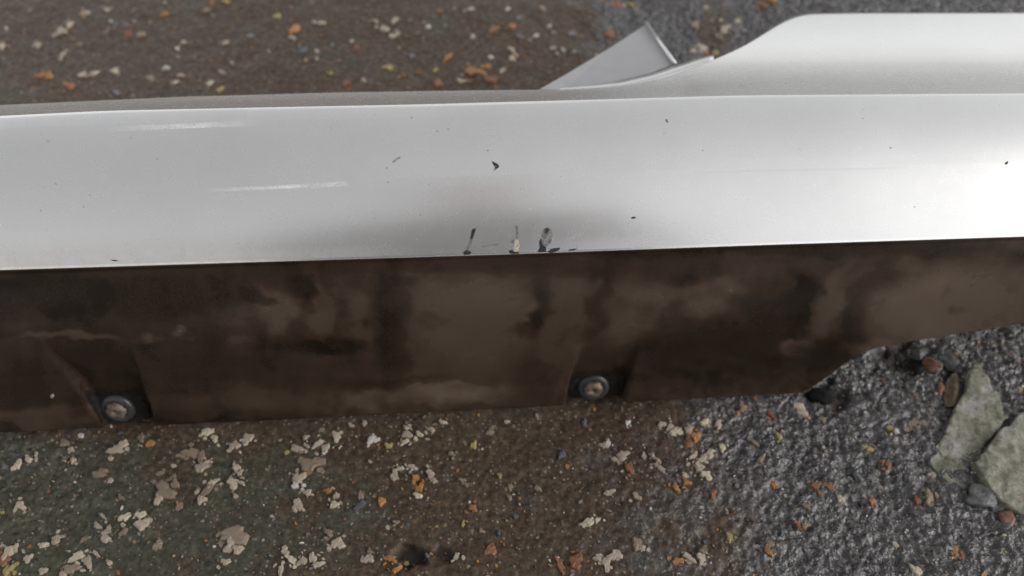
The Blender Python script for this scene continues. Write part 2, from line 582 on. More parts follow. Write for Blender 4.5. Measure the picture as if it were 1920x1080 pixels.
def upper_tilt(s):
    t = 46 - 46 * s ** 1.75
    t = t + 20 * (1 - sstep(0.0, 0.022, s))                      # rolled lower edge
    t = t + 1.0 * sstep(0.44, 0.485, s) * (1 - sstep(0.485, 0.495, s)) - 1.0 * sstep(0.485, 0.495, s) * (1 - sstep(0.495, 0.56, s))
    t = t + 1.4 * sstep(0.86, 0.9, s) * (1 - sstep(0.90, 0.905, s)) - 1.4 * sstep(0.90, 0.905, s) * (1 - sstep(0.905, 0.94, s))
    return np.radians(t)


tl = upper_tilt(s)
ds = s[1] - s[0]
uy = np.concatenate([[0], np.cumsum(np.cos(tl[:-1]) * ds)])
uz = np.concatenate([[0], np.cumsum(np.sin(tl[:-1]) * ds)])
lo = np.full(NC, 0.01); hi = np.full(NC, 0.4)
for _ in range(46):
    m = (lo + hi) / 2
    px, py = proj(X, yA + m * uy[-1], ZA + m * uz[-1])
    b = py > KB(px)
    lo = np.where(b, m, lo); hi = np.where(b, hi, m)
L = (lo + hi) / 2
sw = np.linspace(0, 1, NW)
# denser rows by the lower edge and the swage line
sw = np.sort(np.concatenate([np.linspace(0, 0.03, 12), np.linspace(0.031, 0.43, 50), np.linspace(0.435, 0.565, 80), np.linspace(0.57, 0.85, 30), np.linspace(0.855, 0.945, 26), np.linspace(0.95, 1.0, 8)]))
WY = yA[None] + L[None] * np.interp(sw, s, uy)[:, None]
WZ = ZA + L[None] * np.interp(sw, s, uz)[:, None]
# short swage flats pressed into the panel, strongest left and right of the middle
wpx, wpy = proj(np.broadcast_to(X, WY.shape), WY, WZ)
amp = sstep(330, 430, wpx) * sstep(665, 640, wpx) + 1.1 * sstep(1270, 1330, wpx) * sstep(1720, 1640, wpx)
step_ = sstep(0.462, 0.478, sw) * (1 - sstep(0.478, 0.56, sw))
WZ = WZ - amp * 0.00012 * step_[:, None]
# rolled edge, rear wall, cove and flat flange
a0 = -0.0
back_s = np.concatenate([np.linspace(0.0005, 0.012, 16), np.linspace(0.0135, 0.30, 500)])


def back_tilt(d, steep):
    a, b = (-35, 31) if steep else (-26, 22)
    t = a * sstep(0.0, 0.004, d) + b * np.clip((d - 0.03) / 0.15, 0, 1)
    return np.radians(t)


dd = np.concatenate([[0], back_s])
yB, zB = WY[-1], WZ[-1]
kpx, _ = proj(X, yB, zB)
wl = sstep(1330, 900, kpx)
BYd = np.zeros((len(back_s), NC)); BZd = np.zeros((len(back_s), NC))
for steep, wgt in ((True, wl), (False, 1 - wl)):
    tb = back_tilt((dd[1:] + dd[:-1]) / 2, steep)
    BYd += np.cumsum(np.cos(tb) * np.diff(dd))[:, None] * wgt
    BZd += np.cumsum(np.sin(tb) * np.diff(dd))[:, None] * wgt
BYd += yB[None]; BZd += zB[None]
qpx, qpy = proj(np.broadcast_to(X, BYd.shape), BYd, BZd)
NBK = 90
BY = np.zeros((NBK, NC)); BZ = np.zeros((NBK, NC)); BS = np.zeros((NBK, NC))
for j in range(NC):
    bad = np.nonzero(qpy[:, j] < K0(qpx[:, j]))[0]
    e = len(back_s) - 1 if len(bad) == 0 else max(bad[0], 6)
    if 0 < e < len(back_s) - 1:
        f0 = qpy[e - 1, j] - K0(qpx[e - 1, j]); f1 = qpy[e, j] - K0(qpx[e, j])
        fr = 0.0 if f0 == f1 else np.clip(f0 / (f0 - f1), 0, 1)
        de = back_s[e - 1] + fr * (back_s[e] - back_s[e - 1])
    else:
        de = back_s[e]
    qq = np.concatenate([np.linspace(0.0005, min(0.012, de * 0.6), 16), np.linspace(min(0.0125, de * 0.62), de, NBK - 16)])
    BY[:, j] = np.interp(qq, back_s, BYd[:, j]); BZ[:, j] = np.interp(qq, back_s, BZd[:, j]); BS[:, j] = qq
UY = np.concatenate([WY, BY]); UZ = np.concatenate([WZ, BZ])
UX = np.broadcast_to(X, UY.shape).copy()
dent = (fbm(UX * 6, UY * 9, 55, 3) - 0.5) * 0.0014
UZ = UZ + dent * np.concatenate([sstep(0, 0.1, sw), np.full(NBK, 0.6)])[:, None] * np.concatenate([np.ones(NW_ := len(sw)), np.linspace(1, 0, NBK)])[:, None]
upx, upy = proj(UX, UY, UZ)
Pu = np.stack([UX, UY, UZ], -1)[::-1]
um = grid_mesh('upper_face', Pu)
film = sstep(70, 5, KA(upx) - upy) * sstep(900, 500, upx) * (upy < KA(upx) + 5) * 0.55
attr(um, 'film', film[::-1])
upper = link('upper_face', um, PAINT_M, sill)
upper['label'] = 'pale silver upper face with rear flange'
for o, off in ((lower, 1.0), (upper, 1.0)):
    me = o.data
    n = me.polygons[len(me.polygons) // 2].normal
    want = Vector((0, -0.5, 0.6))
    if n.dot(want) < 0:
        me.flip_normals()
    md = o.modifiers.new('thickness', 'SOLIDIFY')
    md.thickness = 0.0022
    md.offset = -1.0

# look-up surfaces for the fixings and marks
def bvh_of(me):
    vs_ = [v.co.copy() for v in me.vertices]
    return BVHTree.FromPolygons(vs_, [tuple(p.vertices) for p in me.polygons])


BU, BLo = bvh_of(um), bvh_of(lm)


def hit(px, py, which):
    d = Vector(ray(px, py)).normalized()
    r = (BU if which == 'u' else BLo).ray_cast(Vector(CAM), d)
    if r[0] is None: return None, None
    n = r[1]
    if n.dot(d) > 0: n = -n
    return r[0], n


def patch(name, poly, which, mat, off=0.0002, parent=sill, thick=0.0):
    """thin flake that follows the panel: centre + outline points found on the surface"""
    V = []; ok = True
    cx = sum(p[0] for p in poly) / len(poly); cy = sum(p[1] for p in poly) / len(poly)
    outs = []
    for (x, y) in poly:
        p, n = hit(x, y, which)
        if p is None: return None
        outs.append((p, n))
    p, n = hit(cx, cy, which)
    if p is None: return None
    k = len(poly)
    V = [p + n * (off * 1.6)] + [q + m * off for q, m in outs] + [q - m * 0.0004 for q, m in outs]
    F = []
    for i in range(k):
        j = (i + 1) % k
        F.append((0, 1 + i, 1 + j)); F.append((1 + i, 1 + k + i, 1 + k + j, 1 + j))
    me = mesh_from(name, V, F, smooth=False)
    bm = bmesh.new(); bm.from_mesh(me); bmesh.ops.recalc_face_normals(bm, faces=bm.faces); bm.to_mesh(me); bm.free()
    return link(name, me, mat, parent)


# dark sheets painting the shade in the two pockets, and push rivets
def quad_patch(name, q, which, mat, n=9, off=0.0008, ex=7.0):
    P = np.zeros((n, n, 3))
    for i in range(n):
        for j in range(n):
            u, v = j / (n - 1), i / (n - 1)
            x = (1 - v) * ((1 - u) * q[0][0] + u * q[1][0]) + v * ((1 - u) * q[3][0] + u * q[2][0])
            y = (1 - v) * ((1 - u) * q[0][1] + u * q[1][1]) + v * ((1 - u) * q[3][1] + u * q[2][1])
            p, m = hit(x, y, which)
            while p is None:
                y -= 1.5
                p, m = hit(x, y, which)
            P[i, j] = p + m * off
    me = grid_mesh(name, P[::-1])
    a_ = np.linspace(0, 1, n)
    ed = np.minimum(np.minimum(a_, 1 - a_)[None, :] * ex, np.minimum(a_[:, None] * 2.2, (1 - a_)[:, None] * 8))
    attr(me, 'edge', np.clip(ed, 0, 1)[::-1])
    return link(name, me, mat, sill)


def lathe(prof, n=28, wob=0.0, seed=0):
    r_ = random.Random(seed)
    V = [(0, 0, prof[0][1])]; F = []
    for (r, z) in prof[1:]:
        for k in range(n):
            a = 2 * math.pi * k / n
            rr = r * (1 + wob * (r_.random() - 0.5))
            V.append((rr * math.cos(a), rr * math.sin(a), z))
    for k in range(n):
        F.append((0, 1 + k, 1 + (k + 1) % n))
    for i in range(len(prof) - 2):
        for k in range(n):
            a, b = 1 + i * n + k, 1 + i * n + (k + 1) % n
            F.append((a, a + n, b + n, b))
    return V, F


SHADEQ = [[(148, 727), (268, 716), (293, 794), (188, 799)], [(1072, 694), (1190, 682), (1168, 754), (1056, 759)]]
SC = [(222, 768, 31), (1112, 728, 29)]
for q, (cx, cy, r) in zip(SHADEQ, SC):
    quad_patch('pocket_shade', q, 'l', POCKET_SHADE_M, 22, 0.0012)
    p, n = hit(cx, cy - 6, 'l')
    fn = Vector((0, float(nyo[0]), float(nzo[0])))
    rot = fn.to_track_quat('Z', 'Y').to_matrix().to_4x4()
    sc = pxm(p)
    fx = bpy.data.objects.new('push_rivet', None)
    V, F = lathe([(0, .0034), (r * .62 * sc, .0034), (r * .70 * sc, .0042), (r * .95 * sc, .0036), (r * 1.05 * sc, .0022), (r * 1.05 * sc, -.004)], 32)
    me = mesh_from('push_rivet', V, F); me.transform(Matrix.Translation(p) @ rot)
    wa = link('push_rivet', me, WASH_M, sill)
    V, F = lathe([(0, .0044), (r * .10 * sc, .0044), (r * .16 * sc, .0060), (r * .42 * sc, .0062), (r * .58 * sc, .0052), (r * .62 * sc, .0036), (r * .62 * sc, .0)], 28, 0.22, int(cx))
    me = mesh_from('screw_head', V, F); me.transform(Matrix.Translation(p) @ rot)
    o = link('screw_head', me, SCREW_M, wa)
    o.matrix_parent_inverse = Matrix.Identity(4)
    bpy.data.objects.remove(fx)

# light scuffed crumbs beside the left rivet, on the pocket's ledge
patch('dirt_crumb', [(252, 786), (262, 783), (276, 784), (280, 788), (268, 791), (255, 790)], 'l', CHIP['tan'], 0.001)
patch('dirt_crumb', [(95, 740), (99, 738), (102, 741), (100, 745), (96, 745)], 'l', CHIP['beige'], 0.0008)

# scuffs and scratches on the pale face
patch('paint_chip', [(922, 302), (928, 305), (934, 308), (936, 313), (931, 317), (926, 320), (929, 314), (925, 309)], 'u', MARK_M)
patch('scratch', [(885, 430), (890, 429), (893, 427), (890, 437), (886, 448), (882, 447), (884, 438)], 'u', MARK_M)
patch('scratch', [(882, 447), (886, 448), (883, 458), (878, 470), (873, 471), (878, 457)], 'u', MARKG_M)
patch('scratch', [(868, 474), (874, 469), (881, 470), (884, 474), (880, 477), (871, 478)], 'u', MARK_M)
patch('scratch', [(966, 424), (971, 423), (973, 436), (971, 448), (967, 448), (968, 436)], 'u', MARKG_M)
patch('paint_chip', [(963, 452), (968, 447), (972, 451), (975, 460), (972, 466), (974, 472), (966, 473), (962, 466), (965, 459)], 'u', MARKW_M)
patch('scratch', [(958, 452), (962, 449), (966, 451), (964, 455), (959, 456)], 'u', MARKG_M)
patch('scratch', [(954, 470), (960, 468), (964, 472), (973, 472), (973, 475), (962, 476), (956, 475)], 'u', MARK_M)
patch('scratch', [(1018, 430), (1026, 426), (1034, 430), (1036, 442), (1033, 456), (1024, 463), (1016, 460), (1015, 444)], 'u', MARKG_M)
patch('scratch', [(1021, 429), (1028, 427), (1030, 432), (1025, 440), (1021, 438)], 'u', MARK_M)
patch('scratch', [(1011, 452), (1015, 447), (1017, 458), (1024, 464), (1024, 472), (1013, 473), (1008, 472), (1012, 464)], 'u', MARK_M)
patch('scratch', [(1027, 472), (1034, 466), (1044, 465), (1051, 464), (1048, 469), (1042, 472), (1032, 474)], 'u', MARK_M)
patch('paint_chip', [(1043, 473), (1049, 470), (1052, 465), (1054, 467), (1051, 472), (1046, 475)], 'u', MARKW_M)
patch('scratch', [(1066, 468), (1076, 466), (1083, 466), (1078, 469), (1068, 470)], 'u', MARK_M)
patch('scratch', [(914, 460), (926, 458), (936, 458), (936, 459.5), (924, 460), (914, 461.5)], 'u', MARKG_M)
patch('scratch', [(903, 462), (910, 461), (911, 462.4), (904, 463.4)], 'u', MARKG_M)
patch('scratch', [(735, 304), (743, 297), (750, 294), (751, 296), (744, 300), (737, 306)], 'u', MARKG_M)
patch('scratch', [(207, 487), (214, 487), (222, 489), (218, 490), (212, 489)], 'u', MARK_M)
patch('paint_chip', [(1183, 408), (1188, 406), (1193, 407), (1190, 410), (1184, 410)], 'u', MARK_M)
patch('paint_chip', [(1248, 224), (1251, 224), (1253, 228), (1251, 230), (1249, 228)], 'u', MARK_M)
patch('paint_chip', [(1884, 306), (1889, 302), (1890, 306), (1886, 309)], 'u', MARK_M)

# pale streaks painted along the swage line in place of reflected glints
RB = Mat('painted_glint')
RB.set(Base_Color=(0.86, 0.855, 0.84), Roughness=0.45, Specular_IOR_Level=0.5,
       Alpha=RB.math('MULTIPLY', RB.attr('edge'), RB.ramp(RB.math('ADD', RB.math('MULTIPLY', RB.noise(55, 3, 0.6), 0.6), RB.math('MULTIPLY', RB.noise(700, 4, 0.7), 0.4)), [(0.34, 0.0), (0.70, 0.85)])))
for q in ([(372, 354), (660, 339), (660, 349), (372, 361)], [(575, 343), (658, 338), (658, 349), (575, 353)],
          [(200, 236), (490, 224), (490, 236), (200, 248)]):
    quad_patch('glint_streak', q, 'u', RB.m, 24, 0.00015, 2.6)

# fine specks, one part
V = []; F = []
sp = [(105, 345, 2.2), (90, 265, 2), (725, 315, 2.2), (728, 342, 2.4), (820, 246, 2.2), (840, 242, 1.8), (772, 220, 2), (1245, 250, 2), (1500, 280, 1.5), (1670, 277, 2.6),
      (295, 298, 2), (245, 258, 2), (915, 282, 2.2), (1715, 388, 2), (1618, 222, 1.8), (1618, 206, 1.6), (157, 388, 2), (76, 395, 2), (168, 366, 2), (788, 403, 2.4), (702, 410, 1.6), (1405, 422, 1.6), (1318, 282, 1.8), (1000, 422, 2.0)]
for _ in range(14):
    sp.append((random.uniform(0, 1920), random.uniform(200, 470), random.choice([0.7, 0.8, 0.9, 1.0, 1.2, 1.5])))
for x, y, r in sp:
    r *= 0.6
    k0 = len(V); ring = []
    for q in range(6):
        a = q * math.pi / 3; rr = r * random.uniform(0.6, 1.25)
        p, n = hit(x + rr * math.cos(a) * 1.2, y + rr * math.sin(a) * 0.8, 'u')
        if p is None: ring = None; break
        ring.append(p + n * 0.00012)
    if not ring: continue
    c = sum(ring, Vector()) / 6
    V += [c + Vector((0, 0, 0.00012))] + ring
    F += [(k0, k0 + 1 + i, k0 + 1 + (i + 1) % 6) for i in range(6)]
o = link('dirt_specks', mesh_from('dirt_specks', V, F, False), SPECK_M, sill)
o['kind'] = 'stuff'

# loose torn-looking tab behind the panel and the pale hem under the flange edge
def flange_z(px, py):
    p, n = hit(px, py, 'u')
    return p.z if p is not None else 0.125


ZT = 0.118
tabpts = [(1008, 168, ZT), (1060, 139, ZT - .008), (1140, 91, ZT - .020), (1214, 43, ZT-.030), (1240, 80, ZT-.018), (1267, 119, ZT-.006), (1215, 139, ZT - .003), (1150, 156, ZT - .004), (1060, 168, ZT - .004)]
P3 = [Vector(at(x, y, z - 0.004)) for x, y, z in tabpts]
bm = bmesh.new()
vsx = [bm.verts.new(p) for p in P3]
f = bm.faces.new(vsx)
bmesh.ops.recalc_face_normals(bm, faces=bm.faces)
if f.normal.z < 0: f.normal_flip()
r = bmesh.ops.extrude_face_region(bm, geom=[f])
for e in r['geom']:
    if isinstance(e, bmesh.types.BMVert): e.co.z -= 0.0028
bmesh.ops.recalc_face_normals(bm, faces=bm.faces)
bmesh.ops.bevel(bm, geom=list(bm.edges), offset=0.0006, segments=2, affect='EDGES')
me = bpy.data.meshes.new('mounting_tab'); bm.to_mesh(me); bm.free()
tab = link('mounting_tab', me, simple('grey_plastic', (0.33, 0.325, 0.33), 0.38, 0.06, 80, 0.05), sill)
tab['label'] = 'triangular pale grey tab sticking out behind the flange'

hemT = [(1050, 166), (1110, 160), (1165, 153), (1220, 139), (1270, 122), (1305, 110), (1336, 102)]
hemB = [(1050, 171), (1110, 169), (1165, 165), (1225, 154), (1285, 135), (1320, 121), (1340, 113)]
rows = []
edge = [at(x, y, z) for x, y, z in ((1213, 42, ZT - .0310), (1240, 79, ZT - .0190), (1268, 119, ZT - .0070))]
edge2 = [p + np.array([-0.0024, -0.0004, 0.0004]) for p in edge]
me = grid_mesh('tab_edge_highlight', np.array([edge, edge2]))
te = link('tab_edge_highlight', me, PAINT_M, sill)  # paler silver strip added as the tab's edge highlight
md = te.modifiers.new('thickness', 'SOLIDIFY'); md.thickness = 0.0016; md.offset = 0
for pts, z in ((hemT, 0.1165), (hemB, 0.1195)):
    c = smooth_curve(pts, 1)
    rows.append([at(x, float(np.interp(x, [p[0] for p in pts], [p[1] for p in pts])), z) for x in np.linspace(1050, 1338, 30)])
mid = [(a + b) / 2 + np.array([0, 0, 0.0012]) for a, b in zip(*rows)]
me = grid_mesh('flange_hem', np.array([rows[1], mid, rows[0]]))
hem = link('flange_hem', me, PAINT_M, sill)
md = hem.modifiers.new('thickness', 'SOLIDIFY'); md.thickness = 0.0015; md.offset = -1

# ------------------------------------------------------------------ stones at the right
def ground_pt(px, py):
    p = at(px, py, 0.0)
    return np.array([p[0], p[1], float(ground_h(p[0], p[1]))])


def slab(name, poly, z0, thick, mat, label, cat, seed=0, rough=0.0012, tilt=(0, 0), group=None):
    """broken flat stone: outline on its top plane, bevelled and roughened"""
    top = [Vector(at(x, y, z0)) for x, y in poly]
    c = sum(top, Vector()) / len(top)
    out = []
    r_ = random.Random(seed)
    n = len(top)
    for i in range(n):                       # break every edge into short uneven pieces
        a, b = top[i], top[(i + 1) % n]
        m = max(2, int((b - a).length / 0.004))
        for k in range(m):
            q = a.lerp(b, k / m)
            if k: q = q + Vector((r_.gauss(0, .0007), r_.gauss(0, .0007), 0))
            out.append(q)
    V = []; F = []
    N = len(out)
    rings = [(1.03, -thick), (1.012, -0.0012), (0.992, 0.0)]
    bm = bmesh.new()
    rv = [[bm.verts.new(c + (q - c) * sc + Vector((0, 0, dzz))) for q in out] for sc, dzz in rings]
    for k in range(2):
        for i in range(N):
            bm.faces.new((rv[k][i], rv[k][(i + 1) % N], rv[k + 1][(i + 1) % N], rv[k + 1][i]))
    f = bm.faces.new(rv[2])
    tri = bmesh.ops.triangulate(bm, faces=[f])['faces']
    for _ in range(4):
        es = [e for e in {e for t in tri for e in t.edges} if e.calc_length() > 0.0028 and not any(q not in tri for q in e.link_faces)]
        if not es: break
        bmesh.ops.subdivide_edges(bm, edges=es, cuts=1)
        tri = [q for q in bm.faces if q.normal.length == 0 or all(abs(v.co.z - z0) < 1e-6 for v in q.verts)]
        tri = bmesh.ops.triangulate(bm, faces=tri)['faces'] or tri
        tri = [q for q in bm.faces if all(abs(v.co.z - z0) < 1e-6 for v in q.verts)]
    for v in bm.verts:
        x_, y_ = np.array(v.co.x), np.array(v.co.y)
        if v.co.z > z0 - 0.0005:
            v.co.z += float((fbm(x_ * 150, y_ * 150, seed + 60, 3) - 0.5) * rough * 2.2 + (fbm(x_ * 520, y_ * 520, seed + 61, 2) - 0.5) * 0.0009)
        v.co.z += tilt[0] * (v.co.x - c.x) + tilt[1] * (v.co.y - c.y)
    bmesh.ops.recalc_face_normals(bm, faces=bm.faces)
    me = bpy.data.meshes.new(name); bm.to_mesh(me); bm.free()
    me.polygons.foreach_set('use_smooth', np.ones(len(me.polygons), bool))
    o = link(name, me, mat)
    return tag(o, label, cat, group)


slab('broken_slab', [(1822, 686), (1850, 718), (1888, 786), (1862, 814), (1836, 846), (1812, 925), (1770, 888), (1747, 864), (1765, 826), (1790, 775), (1812, 722)],
     0.004, 0.014, SLAB_M, 'pale lichened stone fragment with a pointed top, under the right end of the skirt', 'stone', 1, 0.0016, (0.05, 0.10))
slab('broken_slab', [(1826, 868), (1852, 838), (1882, 802), (1915, 776), (1975, 752), (2040, 800), (2030, 930), (1970, 985), (1928, 962), (1880, 938), (1850, 908)],
     0.006, 0.017, SLAB_M, 'pale lichened stone fragment cut off by the right edge of the photo', 'stone', 2, 0.0018, (-0.04, 0.06))


def pebble(name, px, py, rx, ry, h, mat, label, cat, seed, rot=0.0, sink=0.35, group=None):
    p = ground_pt(px, py)
    sc = pxm(p)
    bm = bmesh.new()
    bmesh.ops.create_icosphere(bm, subdivisions=4, radius=1)
    r_ = np.random.default_rng(seed)
    pl = [(Vector(r_.normal(size=3)).normalized(), r_.uniform(0.62, 0.92)) for _ in range(11)]
    ca, sa = math.cos(rot), math.sin(rot)
    for v in bm.verts:
        for n, d in pl:                      # facets knocked off
            e = v.co.dot(n) - d
            if e > 0: v.co -= n * e * 0.85
        k = 1 + 0.4 * (float(fbm(np.array(v.co.x * 2.2 + seed), np.array(v.co.y * 2.2 + v.co.z * 1.7), seed, 3)) - 0.5)
        x, y, z = v.co.x * rx * sc * k, v.co.y * ry * sc / ct * k, v.co.z * h * k
        v.co = Vector((x * ca - y * sa + p[0], x * sa + y * ca + p[1], z + p[2] + h * (1 - 2 * sink)))
    me = bpy.data.meshes.new(name); bm.to_mesh(me); bm.free()
    me.polygons.foreach_set('use_smooth', np.ones(len(me.polygons), bool))
    o = link(name, me, mat)
    return tag(o, label, cat, group)


pebble('wet_stone', 1790, 668, 30, 24, 0.003, WETSTONE_M, 'shiny wet grey stone just above the pointed lichened fragment', 'stone', 3, 0.6)
pebble('wet_stone', 1838, 930, 36, 24, 0.005, WETSTONE_M, 'wet grey stone between the two lichened fragments, at their lower end', 'stone', 5, 0.2)
pebble('wet_stone', 1732, 650, 26, 15, 0.005, WETSTONE_M, 'small dark wet stone beside the hole under the skirt end', 'stone', 6, 0.3)
pebble('brown_stone', 1782, 738, 15, 34, 0.0028, MOSS_M, 'narrow brown stone leaning against the left side of the pointed fragment', 'stone', 7, -0.42)
pebble('brown_stone', 1748, 682, 20, 15, 0.0026, simple('rust_stone', (0.10, 0.04, 0.02), 0.4, 0.4), 'small reddish brown stone in the hollow under the skirt end', 'stone', 8, 0.1)
pebble('brown_stone', 1886, 972, 16, 15, 0.0026, simple('rust_stone_pale', (0.14, 0.06, 0.035), 0.4, 0.4), 'small reddish stone below the fragment at the right edge', 'stone', 9, 0.1)
pebble('rubber_plug', 1540, 742, 22, 17, 0.006, BLACK_M, 'black rubber lump at the bottom corner of the skirt', 'plug', 10, 0.1, 0.3)

# ------------------------------------------------------------------ stone chips set in the ground
SH = []
for k in range(14):
    r_ = random.Random(100 + k)
    n = 15
    el = r_.uniform(0.55, 1.0)
    ph = [r_.uniform(0, 6.28) for _ in range(4)]
    V = []; F = []
    rad = []
    for i in range(n):
        a = 2 * math.pi * i / n
        rr = 0.74 + 0.16 * math.sin(2 * a + ph[0]) + 0.14 * math.sin(3 * a + ph[1]) + 0.09 * math.sin(5 * a + ph[2]) + r_.uniform(-0.11, 0.11)
        rad.append((math.cos(a) * rr, math.sin(a) * rr * el))
    for sc, z in ((1.05, -1.6), (1.0, 0.1), (0.8, 0.8)):
        for (x, y) in rad:
            V.append((x * sc, y * sc, z + (r_.uniform(-0.3, 0.3) if z > 0 else 0)))
    V.append((0, 0, 1.0))
    for q in range(2):
        for i in range(n):
            j = (i + 1) % n
            F.append((q * n + i, q * n + j, (q + 1) * n + j, (q + 1) * n + i))
    for i in range(n):
        F.append((2 * n + i, 2 * n + (i + 1) % n, 3 * n))
    SH.append((V, F))
CM = {}


def chip_mesh(k, kind):
    if (k, kind) not in CM:
        me = mesh_from('stone_chip', *SH[k], smooth=False)
        me.materials.append(CHIP[kind])
        CM[(k, kind)] = me
    return CM[(k, kind)]


def add_chip(px, py, r, kind, el=1.0, rot=None, h=0.0012):
    p = ground_pt(px, py)
    sc = pxm(p)
    o = bpy.data.objects.new('stone_chip', chip_mesh(random.randrange(len(SH)), kind))
    COL.objects.link(o)
    o.parent = ground
    o.location = (p[0], p[1], p[2] + 0.0007)
    o.rotation_euler = (random.gauss(0, .05), random.gauss(0, .05), random.uniform(0, 6.28) if rot is None else rot)
    o.scale = (r * sc * 1.25, r * sc * 1.25 * el, h)


B_, C_, W_, T_, O_, K_, Y_, G_, S_, D_ = 'beige cream white tan orange brick yellow grey slate dark'.split()
# (px, py, radius, kind) as they lie in the concrete
LST = []


def zone_list(ox, oy, k, items):
    for x, y, r, c in items:
        LST.append((ox + x / k, oy + y / k, r, c))


zone_list(0, 720, 3, [
    (100, 460, 12, B_), (165, 425, 12, B_), (410, 430, 9, B_), (360, 330, 13, T_), (400, 370, 8, B_), (650, 365, 15, B_), (690, 335, 11, B_), (790, 300, 11, T_), (560, 500, 17, T_), (1075, 385, 17, T_),
    (1130, 410, 16, T_), (1165, 270, 13, C_), (1205, 305, 11, C_), (1390, 310, 12, B_), (1320, 345, 12, B_), (1130, 470, 14, B_), (1165, 440, 10, B_), (930, 600, 26, T_), (890, 640, 15, B_), (985, 560, 14, T_),
    (1160, 600, 19, T_), (1190, 560, 12, B_), (1130, 650, 12, B_), (1310, 560, 14, B_), (1360, 560, 9, B_), (1330, 470, 11, B_), (1345, 505, 9, B_), (1325, 630, 8, B_), (1670, 365, 13, B_), (1790, 335, 14, B_),
    (1830, 360, 10, C_), (1750, 450, 22, T_), (1680, 530, 15, B_), (1660, 570, 11, W_), (1730, 610, 11, B_), (1670, 680, 13, B_), (1690, 700, 10, B_), (1845, 600, 12, O_), (1880, 680, 11, B_), (1890, 630, 8, B_),
    (120, 690, 13, B_), (700, 745, 12, C_), (790, 735, 11, C_), (680, 640, 7, T_), (590, 860, 14, B_), (605, 820, 10, B_), (800, 785, 14, B_), (690, 830, 11, T_), (545, 795, 9, B_), (575, 740, 9, B_),
    (320, 870, 13, B_), (240, 905, 9, B_), (475, 870, 10, T_), (885, 900, 12, T_), (1320, 850, 32, T_), (1300, 890, 14, B_), (1340, 930, 13, B_), (1270, 1000, 12, B_), (45, 950, 17, B_), (20, 990, 15, K_),
    (90, 920, 10, C_), (430, 970, 14, C_), (490, 1000, 14, B_), (535, 950, 9, B_), (400, 1040, 15, T_), (350, 1070, 12, B_), (610, 1000, 8, B_), (1605, 940, 11, B_), (1640, 990, 14, C_), (1700, 1000, 13, B_),
    (1760, 980, 14, B_), (1790, 1020, 12, B_), (1850, 840, 13, T_), (1900, 900, 15, B_), (1580, 1050, 12, B_), (160, 980, 10, B_), (240, 1050, 8, B_), (50, 1050, 13, Y_), (1720, 300, 8, B_), (1890, 290, 13, B_)])
zone_list(640, 720, 3, [
    (180, 315, 12, W_), (370, 290, 10, B_), (360, 330, 9, B_), (365, 250, 8, C_), (440, 285, 11, C_), (505, 260, 8, B_), (570, 215, 8, C_), (745, 340, 9, Y_), (265, 350, 8, Y_), (300, 515, 15, B_), (330, 480, 9, C_),
    (400, 470, 11, B_), (500, 510, 12, B_), (520, 545, 8, B_), (415, 535, 13, O_), (440, 590, 13, O_), (430, 630, 9, C_), (225, 660, 12, O_), (620, 395, 10, T_), (680, 545, 9, T_), (890, 515, 6, Y_), (950, 580, 9, T_),
    (1105, 590, 8, T_), (740, 700, 11, K_), (840, 935, 17, K_), (1230, 1020, 18, K_), (1320, 1000, 17, K_), (275, 985, 13, O_), (310, 1050, 11, O_), (310, 780, 9, T_), (650, 970, 11, C_), (490, 960, 9, G_), (150, 985, 12, B_),
    (1480, 345, 11, B_), (1500, 335, 8, W_), (1580, 410, 13, B_), (1540, 430, 9, B_), (1790, 480, 13, B_), (1620, 485, 13, K_), (1880, 590, 12, O_), (1660, 640, 11, B_), (1510, 615, 10, B_), (1390, 780, 13, C_),
    (1360, 800, 9, C_), (1440, 770, 8, C_), (1540, 965, 13, B_), (1490, 1010, 14, B_), (1440, 985, 9, B_), (1660, 905, 13, T_), (1690, 930, 8, B_), (1850, 250, 15, B_), (1880, 280, 12, C_), (1800, 235, 10, B_), (55, 230, 8, B_),
    (130, 220, 7, B_), (110, 625, 9, T_), (790, 830, 7, T_), (685, 790, 7, Y_), (980, 745, 8, S_), (885, 840, 7, S_), (160, 940, 8, T_), (1890, 1000, 13, O_), (1100, 180, 6, B_), (840, 260, 9, T_), (945, 640, 7, T_), (930, 210, 6, B_),
    (1610, 225, 8, W_), (1700, 410, 8, B_), (1750, 410, 7, B_), (1780, 440, 8, B_), (1370, 215, 9, S_), (1240, 400, 12, S_), (100, 690, 12, S_)])
zone_list(1280, 720, 3, [
    (70, 305, 16, O_), (30, 340, 13, K_), (110, 425, 14, B_), (60, 410, 11, B_), (150, 400, 12, C_), (90, 475, 13, B_), (220, 360, 12, C_), (130, 520, 11, C_), (200, 225, 13, B_), (120, 220, 10, C_), (30, 270, 9, B_), (400, 330, 12, T_),
    (440, 425, 13, T_), (500, 175, 13, K_), (655, 125, 14, B_), (680, 165, 12, B_), (545, 295, 10, Y_), (515, 565, 12, O_), (760, 570, 14, K_), (820, 570, 13, K_), (1060, 360, 10, Y_), (1160, 455, 12, K_), (1200, 270, 8, W_),
    (1170, 250, 12, Y_), (1290, 230, 17, T_), (1350, 220, 13, T_), (690, 690, 9, T_), (1070, 660, 10, O_), (690, 795, 9, T_), (640, 790, 9, K_), (485, 950, 13, O_), (490, 900, 11, T_), (260, 870, 10, Y_), (1540, 955, 17, O_),
    (1580, 970, 12, K_), (1310, 1050, 13, C_), (1380, 640, 16, T_), (1320, 655, 10, K_), (30, 980, 13, B_), (100, 985, 11, B_), (110, 940, 8, T_), (170, 620, 9, K_), (1400, 510, 8, B_), (20, 560, 10, O_), (340, 130, 10, T_),
    (890, 645, 9, C_), (1450, 30, 11, K_), (10, 520, 9, B_), (790, 200, 8, T_), (985, 505, 9, S_), (560, 840, 8, S_)])
